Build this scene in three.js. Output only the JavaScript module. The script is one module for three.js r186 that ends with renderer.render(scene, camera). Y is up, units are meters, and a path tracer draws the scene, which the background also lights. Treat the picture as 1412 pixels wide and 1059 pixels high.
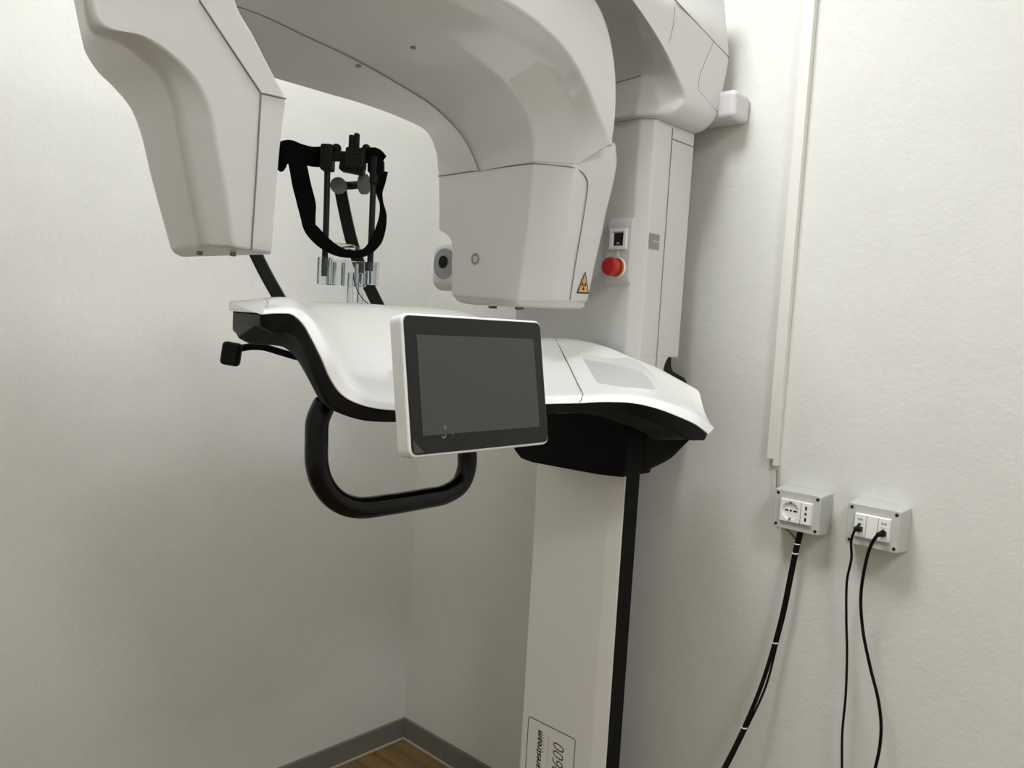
import * as THREE from 'three';
import { RoundedBoxGeometry } from 'three/addons/geometries/RoundedBoxGeometry.js';
import { mergeGeometries, toCreasedNormals } from 'three/addons/utils/BufferGeometryUtils.js';
import { RectAreaLightUniformsLib } from 'three/addons/lights/RectAreaLightUniformsLib.js';
import { Brush, Evaluator, SUBTRACTION } from 'three-bvh-csg';

// ---------------------------------------------------------------- camera, light, exposure
const scene = new THREE.Scene();
scene.background = new THREE.Color(0x000000);
const camera = new THREE.PerspectiveCamera(50.603, 1412 / 1059, 0.05, 30);
camera.position.set(2.0643, 1.4418, 1.7657);
camera.up.set(-0.09409, 0.99545, -0.01531);
camera.lookAt(2.0643 + (-0.68098), 1.4418 + (-0.07557), 1.7657 + (-0.72840));
scene.add(camera);

const renderer = new THREE.WebGLRenderer({ antialias: true });
renderer.toneMapping = THREE.LinearToneMapping;
renderer.toneMappingExposure = 1.0;
renderer.shadowMap.enabled = true;
RectAreaLightUniformsLib.init();

const TRAY = true;
const CEIL = 2.9, ROOM_X = 3.45, ROOM_Z = 2.9;      // corner of the two visible walls = origin
const lampColor = new THREE.Color(1.0, 1.005, 1.04), GLOW = 2.0;
const PANELS = [
  { x: 1.05, z: 1.02, w: 0.6, d: 0.6, power: 27, label: 'square white ceiling light panel above the scanner gantry' },
  { x: 3.05, z: 1.3, w: 0.6, d: 0.6, power: 22, label: 'square white ceiling light panel near the side wall' },
];
for (const P of PANELS) {
  const light = new THREE.RectAreaLight(lampColor, P.power, P.w - 0.04, P.d - 0.04);
  light.position.set(P.x, CEIL - 0.018, P.z);
  light.lookAt(P.x, 0, P.z);
  scene.add(light);
}

// measured positions in metres (x along the right wall, y up, z away from the right wall)
const D = {
  armF: [[1.0,1.4319,1.1585],[1.01,1.4343,1.1389],[1.02,1.4338,1.1236],[1.03,1.4205,1.1104],[1.04,1.4012,1.1022],[1.05,1.3747,1.0917],[1.05,1.3423,1.0737],[1.05,1.3169,1.0506],[1.05,1.2989,1.0068],[1.05,1.2892,0.9347],[1.06,1.2897,0.7906],[1.08,1.2926,0.6123],[1.1,1.2941,0.5418],[1.13,1.2983,0.4944],[1.17,1.2993,0.4618],[1.2,1.2911,0.4258],[1.22,1.2756,0.3782],[1.235,1.2593,0.3343],[1.24,1.2401,0.2947]],
  armK: [[0.995,1.4414,1.1526],[1.003,1.4448,1.134],[1.012,1.4454,1.1168],[1.02,1.4345,1.0957],[1.032,1.4109,1.0813],[1.042,1.3806,1.0688],[1.042,1.3512,1.0493],[1.042,1.3277,1.0269],[1.042,1.3099,0.989],[1.042,1.3028,0.9276],[1.052,1.3038,0.784],[1.072,1.3068,0.6044],[1.092,1.3083,0.522],[1.122,1.3124,0.4805],[1.162,1.3128,0.447],[1.192,1.3064,0.4078],[1.212,1.2925,0.3585],[1.227,1.2748,0.3117],[1.232,1.2489,0.2585]],
  armB: [[0.93,1.4553,1.1054],[0.92,1.4583,1.08],[0.91,1.4591,1.0545],[0.9,1.4551,1.0293],[0.9,1.4564,1.0059],[0.9,1.4564,0.9862],[0.9,1.4564,0.9645],[0.9,1.4574,0.935],[0.9,1.4585,0.8935],[0.9,1.458,0.8319],[0.9,1.4568,0.6694],[0.9,1.4111,0.4628],[0.91,1.4109,0.3998],[0.93,1.4107,0.3369],[0.97,1.3999,0.2908],[1.04,1.3811,0.291],[1.062,1.3616,0.224],[1.095,1.3381,0.1836],[1.135,1.3172,0.164]],
  armG: [[0.99,1.4129,1.1521],[1.0,1.406,1.1377],[1.01,1.406,1.1175],[1.02,1.3946,1.1087],[1.03,1.3772,1.1045],[1.04,1.3524,1.0987],[1.04,1.3221,1.0826],[1.04,1.2998,1.0648],[1.04,1.2775,1.012],[1.04,1.2686,0.9254],[1.05,1.2689,0.7795],[1.07,1.2723,0.5925],[1.09,1.2741,0.5113],[1.12,1.2741,0.4591],[1.16,1.2709,0.439],[1.19,1.2594,0.4115],[1.21,1.2461,0.3784],[1.225,1.2276,0.3407],[1.23,1.2236,0.2922]],
  tray: [[0.9572,1.3849,0.3721],[1.0064,1.3762,0.3157],[1.0665,1.3619,0.2737],[1.0916,1.3419,0.2724],[1.1274,1.3207,0.2994],[1.1366,1.3203,0.3541],[1.1056,1.3236,0.4079],[1.0575,1.3284,0.4325],[1.0054,1.3539,0.3974]],
  armseam: [[0.9086,1.4105,0.398],[0.9418,1.3854,0.4131],[0.981,1.3571,0.4334],[1.0289,1.3296,0.4657],[1.0877,1.3102,0.5166],[1.0965,1.3016,0.5318],[1.0989,1.2946,0.5408]],
  arch: [[[0.655,1.8,1.24],[0.655,1.85,1.2],[0.655,1.867,1.1],[0.655,1.868,0.93],[0.655,1.868,0.84],[0.655,1.868,0.755],[0.655,1.861,0.645],[0.655,1.848,0.582],[0.655,1.81,0.553],[0.655,1.77,0.545]],[[0.8,1.84,1.26],[0.8,1.9,1.22],[0.8,1.921,1.102],[0.8,1.91,0.97],[0.8,1.9,0.88],[0.8,1.885,0.795],[0.8,1.859,0.684],[0.8,1.816,0.602],[0.8,1.775,0.565],[0.8,1.757,0.553]],[[0.95,1.86,1.27],[0.95,1.93,1.23],[0.95,1.955,1.13],[0.95,1.953,0.98],[0.95,1.9454,0.8048],[0.95,1.9179,0.714],[0.95,1.8905,0.6244],[0.95,1.8542,0.5735],[0.95,1.8091,0.5545],[0.95,1.7645,0.5505]],[[1.01,1.87,1.275],[1.01,1.945,1.24],[1.01,1.972,1.14],[1.01,1.973,0.97],[1.01,1.9629,0.7673],[1.01,1.9493,0.6639],[1.01,1.9221,0.5692],[1.012,1.8782,0.5235],[1.013,1.821,0.4963],[1.013,1.7648,0.4859]],[[1.05,1.88,1.28],[1.05,1.955,1.25],[1.05,1.985,1.15],[1.05,1.99,0.95],[1.05,1.9879,0.7565],[1.05,1.9754,0.6617],[1.05,1.9454,0.5767],[1.05,1.8961,0.512],[1.05,1.8444,0.4646],[1.05,1.8109,0.4344]],[[1.05,2.09,1.32],[1.05,2.108,1.27],[1.05,2.115,1.12],[1.05,2.115,0.85],[1.05,2.1,0.63],[1.05,2.0688,0.5031],[1.05,2.0276,0.4588],[1.05,1.9525,0.426],[1.05,1.8618,0.4168],[1.05,1.8074,0.423]]],
  tubeseam: [[0.666,1.7569,0.551],[0.7957,1.7588,0.551],[0.9489,1.7602,0.551],[0.9799,1.7591,0.5181],[1.0057,1.7571,0.4923],[1.013,1.7503,0.4704],[1.012,1.7362,0.4511],[1.008,1.6784,0.4495],[0.999,1.5899,0.4529],[0.988,1.4945,0.4534]],
  tube: [[[0.6565,1.8344,0.55],[0.9464,1.8033,0.55],[1.0101,1.8049,0.4864],[1.0101,1.8274,0.3566]],[[0.6626,1.7861,0.55],[0.948,1.7605,0.55],[1.0119,1.7563,0.486],[1.0119,1.7859,0.3517]],[[0.6744,1.6654,0.55],[0.9448,1.6532,0.55],[1.0046,1.6585,0.4902],[1.0046,1.6743,0.3705]],[[0.6764,1.6396,0.55],[0.9428,1.6302,0.55],[1.0027,1.634,0.49],[1.0027,1.6483,0.3727]],[[0.704,1.6259,0.55],[0.9418,1.6172,0.55],[1.0018,1.621,0.49],[1.0018,1.6343,0.3751]],[[0.7195,1.6096,0.55],[0.9409,1.6042,0.55],[0.9999,1.6079,0.491],[0.9999,1.6205,0.3761]],[[0.7239,1.5525,0.55],[0.9351,1.5519,0.55],[0.9934,1.5554,0.4917],[0.9934,1.565,0.3818]],[[0.7281,1.4985,0.55],[0.93,1.4903,0.55],[0.9875,1.4951,0.4925],[0.9875,1.4998,0.3898]]],
  tri: [[0.994,1.5574,0.4166],[0.989,1.5099,0.4358],[0.989,1.5118,0.3943]],
  sN: [[1.03,1.5218,1.1646],[1.03,1.6034,1.1611],[1.03,1.6637,1.1579],[1.03,1.709,1.1541],[1.03,1.7331,1.1523],[1.03,1.7573,1.1695],[1.03,1.7855,1.1903],[1.03,1.8045,1.2039],[1.03,1.8409,1.2311]],
  sC: [[1.03,1.5245,1.2233],[1.03,1.5982,1.2382],[1.03,1.6495,1.2509],[1.03,1.6875,1.2601],[1.03,1.7224,1.2787],[1.03,1.7466,1.3094],[1.03,1.761,1.348],[1.03,1.7602,1.3964],[1.03,1.7842,1.4088]],
  sR: [[1.0,1.5246,1.2554],[1.0,1.6011,1.2745],[1.0,1.6603,1.2878],[1.0,1.6996,1.2974],[1.0,1.7275,1.3131],[1.0,1.7433,1.3379],[1.005,1.752,1.3662],[1.015,1.753,1.403],[1.02,1.7848,1.414]],
  sL: [[0.82,1.5277,1.2169],[0.81,1.6286,1.2448],[0.8,1.6941,1.2594],[0.79,1.7285,1.2719],[0.78,1.7542,1.2934],[0.77,1.7728,1.3124],[0.76,1.7971,1.3242],[0.75,1.8214,1.3252],[0.74,1.8727,1.3325]],
  sseam: [[1.0312,1.5204,1.1972],[1.0312,1.6276,1.1937],[1.0312,1.7315,1.1911],[1.0312,1.779,1.2367],[1.0312,1.8249,1.2804]],
  sseam2: [[1.0312,1.7315,1.1911],[1.0312,1.7327,1.1535]],
  headseam: [[1.0805,2.1322,0.2835],[1.0805,2.1064,0.1707],[1.0805,2.0796,0.0465]],
  headseam2: [[1.0805,2.095,0.1185],[1.0805,2.0517,0.1438],[1.0805,2.008,0.1671],[1.0805,1.9763,0.1686],[1.0805,1.9492,0.0798]],
  headseam3: [[1.0805,2.1172,0.2842],[1.0805,2.0802,0.2848],[1.0805,2.04,0.2962]],
  strap: [[0.7259,1.7203,0.9774,0.0346],[0.748,1.7245,0.9704,0.0359],[0.764,1.7054,0.9691,0.0319],[0.7761,1.6633,0.9646,0.0333],[0.7881,1.6276,0.9602,0.0333],[0.795,1.6056,0.9607,0.0266],[0.8017,1.5887,0.9612,0.0226],[0.8093,1.5788,0.9568,0.0253],[0.8245,1.5631,0.9467,0.0239],[0.8427,1.5493,0.9297,0.0186],[0.8593,1.545,0.9074,0.012],[0.8678,1.5521,0.8857,0.0146],[0.8714,1.5719,0.8687,0.0213],[0.8691,1.5965,0.8571,0.0186],[0.8631,1.6225,0.849,0.0133],[0.8565,1.6437,0.8484,0.0067],[0.8505,1.6621,0.8498,0.012],[0.8492,1.6832,0.8484,0.0213],[0.8495,1.7014,0.848,0.0266]],
  band: [[0.715,1.7194,0.9738,0.0399],[0.7263,1.7294,0.9632,0.0359],[0.7399,1.7252,0.9505,0.0333],[0.7574,1.7201,0.9342,0.0346],[0.7728,1.7213,0.9198,0.0359],[0.7862,1.725,0.9073,0.0266]],
  coil: [[0.8408,1.7164,0.8699,0.0399],[0.8484,1.717,0.8628,0.0452],[0.8563,1.7099,0.8554,0.0399],[0.8611,1.7103,0.8509,0.016]],
  rodL: [[0.7867,1.734,0.9205],[0.7884,1.6114,0.9189],[0.7887,1.5055,0.9186]],
  rodR: [[0.8481,1.726,0.863],[0.8489,1.6162,0.8623],[0.8492,1.5195,0.8621]],
  bar1: [[0.7289,1.6808,0.8513],[0.7339,1.651,0.8466],[0.746,1.5898,0.8353],[0.7565,1.5491,0.8255],[0.7713,1.5057,0.8117],[0.7914,1.4555,0.7929]],
  bar2: [[0.7199,1.5969,1.0514],[0.7378,1.5479,1.0346],[0.7548,1.5049,1.0187],[0.7777,1.4545,0.9974]],
  disc: [[0.7776,1.6742,0.8879],[0.8117,1.6795,0.856],[0.7775,1.6786,0.8606]],
  clampL: [0.7872,1.7174,0.92],
  block: [0.8328,1.7171,0.8911],
  knobtop: [0.829,1.7449,0.8946],
  flange: [0.8202,1.7019,0.8891],
  clampM: [0.7981,1.7349,0.9098],
  clampR: [0.8372,1.738,0.8732],
  dome: [0.708,1.7188,0.9666],
  cup: {"l":[0.7886,1.5094,0.9187],"lt":[0.7877,1.5395,0.9196],"lb":[0.7891,1.491,0.9182],"r":[0.8503,1.5143,0.861],"rt":[0.8496,1.5353,0.8616],"rb":[0.851,1.4946,0.8604],"m":[0.8184,1.5157,0.8909],"stem":[0.8283,1.477,0.8816],"st":[0.8275,1.5033,0.8824],"sb":[0.829,1.4559,0.881],"rim":[0.7954,1.5587,0.8849]},
  wire: [[0.8354,1.5146,0.8886],[0.8379,1.4965,0.8863],[0.8432,1.4799,0.8813],[0.8514,1.4662,0.8737],[0.8574,1.4601,0.8681]],
  pad: [0.6497,1.353,1.0212],
  padrod: [[0.6447,1.3639,0.9985],[0.6586,1.3677,0.9855],[0.6756,1.3677,0.9696],[0.6968,1.3612,0.9498],[0.717,1.3546,0.9309],[0.7422,1.3483,0.9074],[0.7824,1.3406,0.8697]],
  handle: [[0.97,1.2918,1.0306],[0.97,1.269,1.0403],[0.97,1.2342,1.0407],[0.97,1.1991,1.0384],[0.97,1.1686,1.0275],[0.97,1.1383,1.0012],[0.97,1.1192,0.96],[0.97,1.1152,0.8834],[0.97,1.1159,0.8092],[0.97,1.1184,0.7566],[0.97,1.1337,0.7209],[0.97,1.1629,0.7071],[0.97,1.2048,0.7111],[0.97,1.2399,0.7231]],
  bundle: [[1.3367,1.0275,0.03],[1.3303,0.9869,0.03],[1.3234,0.9231,0.032],[1.3152,0.8386,0.035],[1.3041,0.7579,0.04],[1.2887,0.659,0.055],[1.2675,0.5605,0.08],[1.2463,0.4706,0.12],[1.2271,0.4038,0.15]],
  eth1: [[1.4733,1.0712,0.062],[1.4684,1.0607,0.07],[1.46,1.0336,0.065],[1.4581,0.9922,0.05],[1.4497,0.9415,0.04],[1.4532,0.8629,0.035],[1.4615,0.7865,0.035],[1.4668,0.6931,0.035],[1.4669,0.6132,0.035],[1.4729,0.5369,0.035],[1.4786,0.4733,0.035]],
  eth2: [[1.5211,1.0666,0.062],[1.5139,1.059,0.072],[1.5013,1.0334,0.07],[1.4895,0.9789,0.06],[1.4843,0.9142,0.05],[1.493,0.8461,0.045],[1.5123,0.7736,0.04],[1.5339,0.7116,0.04],[1.5441,0.6613,0.04],[1.5454,0.6153,0.04],[1.5424,0.5708,0.045],[1.5368,0.5062,0.05]],
  thin: [[1.2633,1.143,0.012],[1.2656,1.1067,0.012],[1.2639,1.064,0.008],[1.265,1.0352,0.005],[1.2785,1.0212,0.005],[1.3025,1.0088,0.01],[1.3259,0.9961,0.022]],
  ties: [[1.3308,0.9903,0.03],[1.3279,0.9684,0.0305],[1.3039,0.7595,0.04],[1.2667,0.5601,0.08]],
};

// ---------------------------------------------------------------- small tools
let seedState = 7;
const rnd = () => { seedState = (seedState * 1664525 + 1013904223) >>> 0; return seedState / 4294967296; };
const V = (x, y, z) => new THREE.Vector3(x, y, z);
const toV = a => V(a[0], a[1], a[2]);
const usedNames = {};
function numbered(n) { const k = usedNames[n] = (usedNames[n] ?? -1) + 1; return k ? `${n}_${String(k).padStart(3, '0')}` : n; }
function mesh(name, geo, mat, parent, label) {
  const m = new THREE.Mesh(geo, mat);
  m.name = parent === scene ? numbered(name) : name;
  m.castShadow = m.receiveShadow = true;
  if (label) m.userData.label = label;
  parent.add(m); return m;
}
function tag(o, label, category, group) { o.userData.label = label; o.userData.category = category; if (group) o.userData.group = group; return o; }
function group(name, x, y, z, parent = scene) { const g = new THREE.Group(); g.name = parent === scene ? numbered(name) : name; g.position.set(x, y, z); parent.add(g); return g; }
function structure(o, label) { o.userData.kind = 'structure'; if (label) o.userData.label = label; return o; }

// closed loft through stations of matched corner points, corners rounded, ends bevelled
function loft(stations, { sub = 5, round = 0.006, n = 3, bevel = 0, straight = false } = {}) {
  const R = stations[0].length, N = stations.length;
  let secs = [];
  if (straight || N === 2) secs = stations.map(s => s.map(p => p.clone()));
  else {
    const curves = [];
    for (let r = 0; r < R; r++) curves.push(new THREE.CatmullRomCurve3(stations.map(s => s[r]), false, 'centripetal'));
    const M = (N - 1) * sub;
    for (let i = 0; i <= M; i++) secs.push(curves.map(c => c.getPoint(i / M)));
  }
  const rad = r => Array.isArray(round) ? round[r] : round;
  const rounded = secs.map(s => {
    const out = [];
    for (let r = 0; r < R; r++) {
      const p = s[r], a = s[(r + R - 1) % R], b = s[(r + 1) % R];
      const la = p.distanceTo(a), lb = p.distanceTo(b);
      const A = p.clone().lerp(a, la > 1e-6 ? Math.min(rad(r), la * .45) / la : 0), B = p.clone().lerp(b, lb > 1e-6 ? Math.min(rad(r), lb * .45) / lb : 0);
      for (let k = 0; k <= n; k++) { const t = k / n; out.push(A.clone().multiplyScalar((1 - t) * (1 - t)).addScaledVector(p, 2 * t * (1 - t)).addScaledVector(B, t * t)); }
    }
    return out;
  });
  const cen = s => s.reduce((c, p) => c.add(p), V(0, 0, 0)).multiplyScalar(1 / s.length);
  if (bevel) {
    const cap = (s, s2) => {
      const c = cen(s), d = c.clone().sub(cen(s2)).normalize();
      return [[.3, .7], [1, 1]].map(([i, o]) => s.map(p => { const v = c.clone().sub(p), l = v.length(); return p.clone().addScaledVector(v.normalize(), Math.min(i * bevel, l * .6)).addScaledVector(d, o * bevel); }));
    };
    const a = cap(rounded[0], rounded[1]), b = cap(rounded[rounded.length - 1], rounded[rounded.length - 2]);
    rounded.unshift(a[1], a[0]); rounded.push(...b);
  }
  return skin(rounded);
}
function skin(rows) {
  const m = rows[0].length, pos = [], uv = [], idx = [];
  let v = 0;
  rows.forEach((row, i) => {
    if (i) v += row[0].distanceTo(rows[i - 1][0]);
    let u = 0;
    for (let j = 0; j <= m; j++) { const p = row[j % m]; if (j) u += p.distanceTo(row[j - 1]); pos.push(p.x, p.y, p.z); uv.push(u, v); }
  });
  const w = m + 1;
  for (let i = 0; i < rows.length - 1; i++) for (let j = 0; j < m; j++) { const a = i * w + j, b = a + 1, c = a + w, d = c + 1; idx.push(a, b, c, b, d, c); }
  const c0 = rows[0][0]; let vol = 0;
  const P = k => V(pos[3 * k], pos[3 * k + 1], pos[3 * k + 2]);
  const capIdx = [];
  const capFor = (row, flip) => {
    const base = pos.length / 3;
    row.forEach(p => { pos.push(p.x, p.y, p.z); uv.push(p.x, p.z); });
    // plane of the cap (Newell)
    const nrm = V(0, 0, 0);
    row.forEach((p, i) => { const q = row[(i + 1) % row.length]; nrm.x += (p.y - q.y) * (p.z + q.z); nrm.y += (p.z - q.z) * (p.x + q.x); nrm.z += (p.x - q.x) * (p.y + q.y); });
    nrm.normalize();
    const ax = V(0, 0, 0)[Math.abs(nrm.y) < .9 ? 'set' : 'set'](Math.abs(nrm.y) < .9 ? 0 : 1, Math.abs(nrm.y) < .9 ? 1 : 0, 0);
    const e1 = ax.cross(nrm).normalize(), e2 = nrm.clone().cross(e1);
    const t = THREE.ShapeUtils.triangulateShape(row.map(p => new THREE.Vector2(p.dot(e1), p.dot(e2))), []);
    t.forEach(f => flip ? capIdx.push(base + f[0], base + f[2], base + f[1]) : capIdx.push(base + f[0], base + f[1], base + f[2]));
  };
  capFor(rows[0], true); capFor(rows[rows.length - 1], false);
  let all = idx.concat(capIdx);
  for (let k = 0; k < all.length; k += 3) vol += P(all[k]).sub(c0).dot(P(all[k + 1]).sub(c0).cross(P(all[k + 2]).sub(c0)));
  if (vol < 0) for (let k = 0; k < all.length; k += 3) { const t = all[k]; all[k] = all[k + 1]; all[k + 1] = t; }
  const g = new THREE.BufferGeometry();
  g.setAttribute('position', new THREE.Float32BufferAttribute(pos, 3));
  g.setAttribute('uv', new THREE.Float32BufferAttribute(uv, 2));
  g.setIndex(all); g.computeVertexNormals();
  const N = g.attributes.normal;
  for (let i = 0; i < rows.length; i++) { const a = i * w, b = a + m; const q = V(N.getX(a) + N.getX(b), N.getY(a) + N.getY(b), N.getZ(a) + N.getZ(b)).normalize(); N.setXYZ(a, q.x, q.y, q.z); N.setXYZ(b, q.x, q.y, q.z); }
  return g;
}
const rbox = (w, h, d, r = .003, s = 3) => new RoundedBoxGeometry(w, h, d, s, Math.min(r, w / 2.01, h / 2.01, d / 2.01));
const tube = (pts, r, seg = 60, rs = 10, closed = false) => new THREE.TubeGeometry(new THREE.CatmullRomCurve3(pts.map(p => p.isVector3 ? p : toV(p)), closed, 'centripetal'), seg, r, rs, closed);
function capped(pts, r, seg = 60, rs = 12) {
  const v = pts.map(p => p.isVector3 ? p : toV(p)), a = new THREE.SphereGeometry(r, rs, 8), b = a.clone();
  a.translate(v[0].x, v[0].y, v[0].z); const e = v[v.length - 1]; b.translate(e.x, e.y, e.z);
  return mergeGeometries([tube(v, r, seg, rs), a, b]);
}
function polyTube(pts, r, rs = 6) {           // straight runs through every point
  const path = new THREE.CurvePath(), v = pts.map(p => p.isVector3 ? p : toV(p));
  for (let i = 0; i + 1 < v.length; i++) path.add(new THREE.LineCurve3(v[i], v[i + 1]));
  return new THREE.TubeGeometry(path, v.length * 12, r, rs);
}
function moved(g, x, y, z, ry = 0, rx = 0, rz = 0) { g = g.clone(); g.applyMatrix4(new THREE.Matrix4().compose(V(x, y, z), new THREE.Quaternion().setFromEuler(new THREE.Euler(rx, ry, rz, 'YXZ')), V(1, 1, 1))); return g; }
function ribbon(list, t, side) {              // flat strap: [x, y, z, width]
  const n = list.length, cs = new THREE.CatmullRomCurve3(list.map(toV), false, 'centripetal'), st = [];
  const M = n * 4, view = side.clone().cross(V(0, 1, 0)).normalize();
  for (let i = 0; i <= M; i++) {
    const f = i / M, p = cs.getPoint(f), T = cs.getTangent(f), k = Math.min(n - 2, Math.floor(f * (n - 1))), a = f * (n - 1) - k;
    const w = list[k][3] * (1 - a) + list[k + 1][3] * a;
    const W = T.clone().cross(view).normalize(), Nn = W.clone().cross(T).normalize();
    st.push([[-1, -1], [1, -1], [1, 1], [-1, 1]].map(([s, q]) => p.clone().addScaledVector(W, s * w / 2).addScaledVector(Nn, q * t / 2)));
  }
  return loft(st, { straight: true, round: .0006, n: 2 });
}

// tileable layered noise
function noiseField(size, cells, seed) {
  const tab = new Float32Array(cells * cells); let s = seed; for (let i = 0; i < tab.length; i++) { s = (s * 1664525 + 1013904223) >>> 0; tab[i] = s / 4294967296; }
  const out = new Float32Array(size * size), sm = t => t * t * (3 - 2 * t);
  for (let y = 0; y < size; y++) for (let x = 0; x < size; x++) {
    const fx = x / size * cells, fy = y / size * cells, ix = Math.floor(fx), iy = Math.floor(fy), tx = sm(fx - ix), ty = sm(fy - iy);
    const g = (i, j) => tab[((j + cells) % cells) * cells + (i + cells) % cells];
    out[y * size + x] = (g(ix, iy) * (1 - tx) + g(ix + 1, iy) * tx) * (1 - ty) + (g(ix, iy + 1) * (1 - tx) + g(ix + 1, iy + 1) * tx) * ty;
  }
  return out;
}
function layered(size, layers, seed) {
  const o = new Float32Array(size * size); let tot = 0;
  layers.forEach(([c, w], k) => { const f = noiseField(size, c, seed + 97 * k); tot += w; for (let i = 0; i < o.length; i++) o[i] += f[i] * w; });
  for (let i = 0; i < o.length; i++) o[i] /= tot; return o;
}
function texFrom(size, fn, srgb, rep) {
  const d = new Uint8Array(size * size * 4);
  for (let i = 0; i < size * size; i++) { const [r, g, b] = fn(i); d[4 * i] = r; d[4 * i + 1] = g; d[4 * i + 2] = b; d[4 * i + 3] = 255; }
  const t = new THREE.DataTexture(d, size, size); t.wrapS = t.wrapT = THREE.RepeatWrapping; t.magFilter = THREE.LinearFilter; t.minFilter = THREE.LinearMipmapLinearFilter; t.generateMipmaps = true;
  if (srgb) t.colorSpace = THREE.SRGBColorSpace; t.repeat.set(rep, rep); t.needsUpdate = true; return t;
}
const metreUV = (g, sx = 1) => { // box-projected uv in metres
  const p = g.attributes.position, n = g.attributes.normal, uv = new Float32Array(p.count * 2);
  for (let i = 0; i < p.count; i++) { const ax = Math.abs(n.getX(i)), ay = Math.abs(n.getY(i)), az = Math.abs(n.getZ(i)); const [u, v] = ay >= ax && ay >= az ? [p.getX(i), p.getZ(i)] : ax > az ? [p.getZ(i), p.getY(i)] : [p.getX(i), p.getY(i)]; uv[2 * i] = u * sx; uv[2 * i + 1] = v * sx; }
  g.setAttribute('uv', new THREE.BufferAttribute(uv, 2)); return g;
};
const bx = (x0, x1, y0, y1, z0, z1) => { const g = new THREE.BoxGeometry(x1 - x0, y1 - y0, z1 - z0); g.translate((x0 + x1) / 2, (y0 + y1) / 2, (z0 + z1) / 2); return metreUV(g); };
const rbx = (x0, x1, y0, y1, z0, z1, r = .002, s = 2) => { const g = rbox(x1 - x0, y1 - y0, z1 - z0, r, s); g.translate((x0 + x1) / 2, (y0 + y1) / 2, (z0 + z1) / 2); return g; };

// ---------------------------------------------------------------- materials
const std = (hex, roughness, extra = {}) => new THREE.MeshStandardMaterial({ color: hex, roughness, metalness: 0, ...extra });
const phy = (hex, roughness, extra = {}) => new THREE.MeshPhysicalMaterial({ color: hex, roughness, metalness: 0, ...extra });
const plasterH = layered(512, [[150, 1], [64, 1.1], [26, .7], [9, .4]], 11);
const plasterBump = texFrom(512, i => { const v = Math.round(255 * Math.min(1, Math.max(0, (plasterH[i] - .5) * 2.2 + .5))); return [v, v, v]; }, false, 1.6);
const plasterC = layered(512, [[4, 1], [18, .7], [80, .5], [200, .6]], 31);
const plasterMap = texFrom(512, i => { const k = 1 + (plasterC[i] - .5) * .05; return [222 * k, 222 * k, 215 * k].map(v => Math.min(255, Math.round(v))); }, true, .9);
const wallMat = std(0xffffff, .85, { map: plasterMap, bumpMap: plasterBump, bumpScale: .00024 });
const ceilMat = std(0xeeeee8, .9);
const grainH = layered(256, [[120, 1], [60, .6], [16, .3]], 5);
const grainBump = texFrom(256, i => { const v = Math.round(255 * grainH[i]); return [v, v, v]; }, false, 12);
const shell = phy(0xd2d1ce, .42, { bumpMap: grainBump, bumpScale: .00012, clearcoat: .15, clearcoatRoughness: .35 });
const shellGloss = phy(0xd2d1ce, .3, { clearcoat: 1, clearcoatRoughness: .03 });
const armWhite = phy(0xf2f2ef, .28, { clearcoat: .4, clearcoatRoughness: .12 });
const columnMat = std(0xeeede6, .5, { bumpMap: grainBump, bumpScale: .0001 });
const seamMat = std(0x86837c, .8);
const blackSoft = phy(0x121211, .55, { specularIntensity: .4 });
const blackDeep = phy(0x040405, .6, { specularIntensity: .25 });
const blackGloss = phy(0x050505, .25, { specularIntensity: .55 });
const railMat = phy(0x0c0b09, .6, { specularIntensity: .4 });
const strapMat = phy(0x030303, .95, { specularIntensity: .3 });
const barMat = phy(0x1b1b18, .5, { specularIntensity: .5 });
const padGrey = std(0x6b6a66, .6);
const clearMat = phy(0xf4f8fa, .06, { transmission: 1, thickness: .004, ior: 1.49, attenuationColor: new THREE.Color(.7, .76, .8), attenuationDistance: .03 });
const boxGrey = std(0xc3c4be, .5);
const socketWhite = phy(0xf3f3f1, .35, { clearcoat: .2 });
const screwBlack = std(0x0a0a0a, .6);
const cableBlack = phy(0x060505, .5, { specularIntensity: .4 });
const tieWhite = std(0xe8e8e4, .5);
const trunkMat = std(0xe3e2da, .5);
const skirtMat = std(0x77746c, .6);
const beadMat = std(0xb3aea2, .7);

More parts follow.
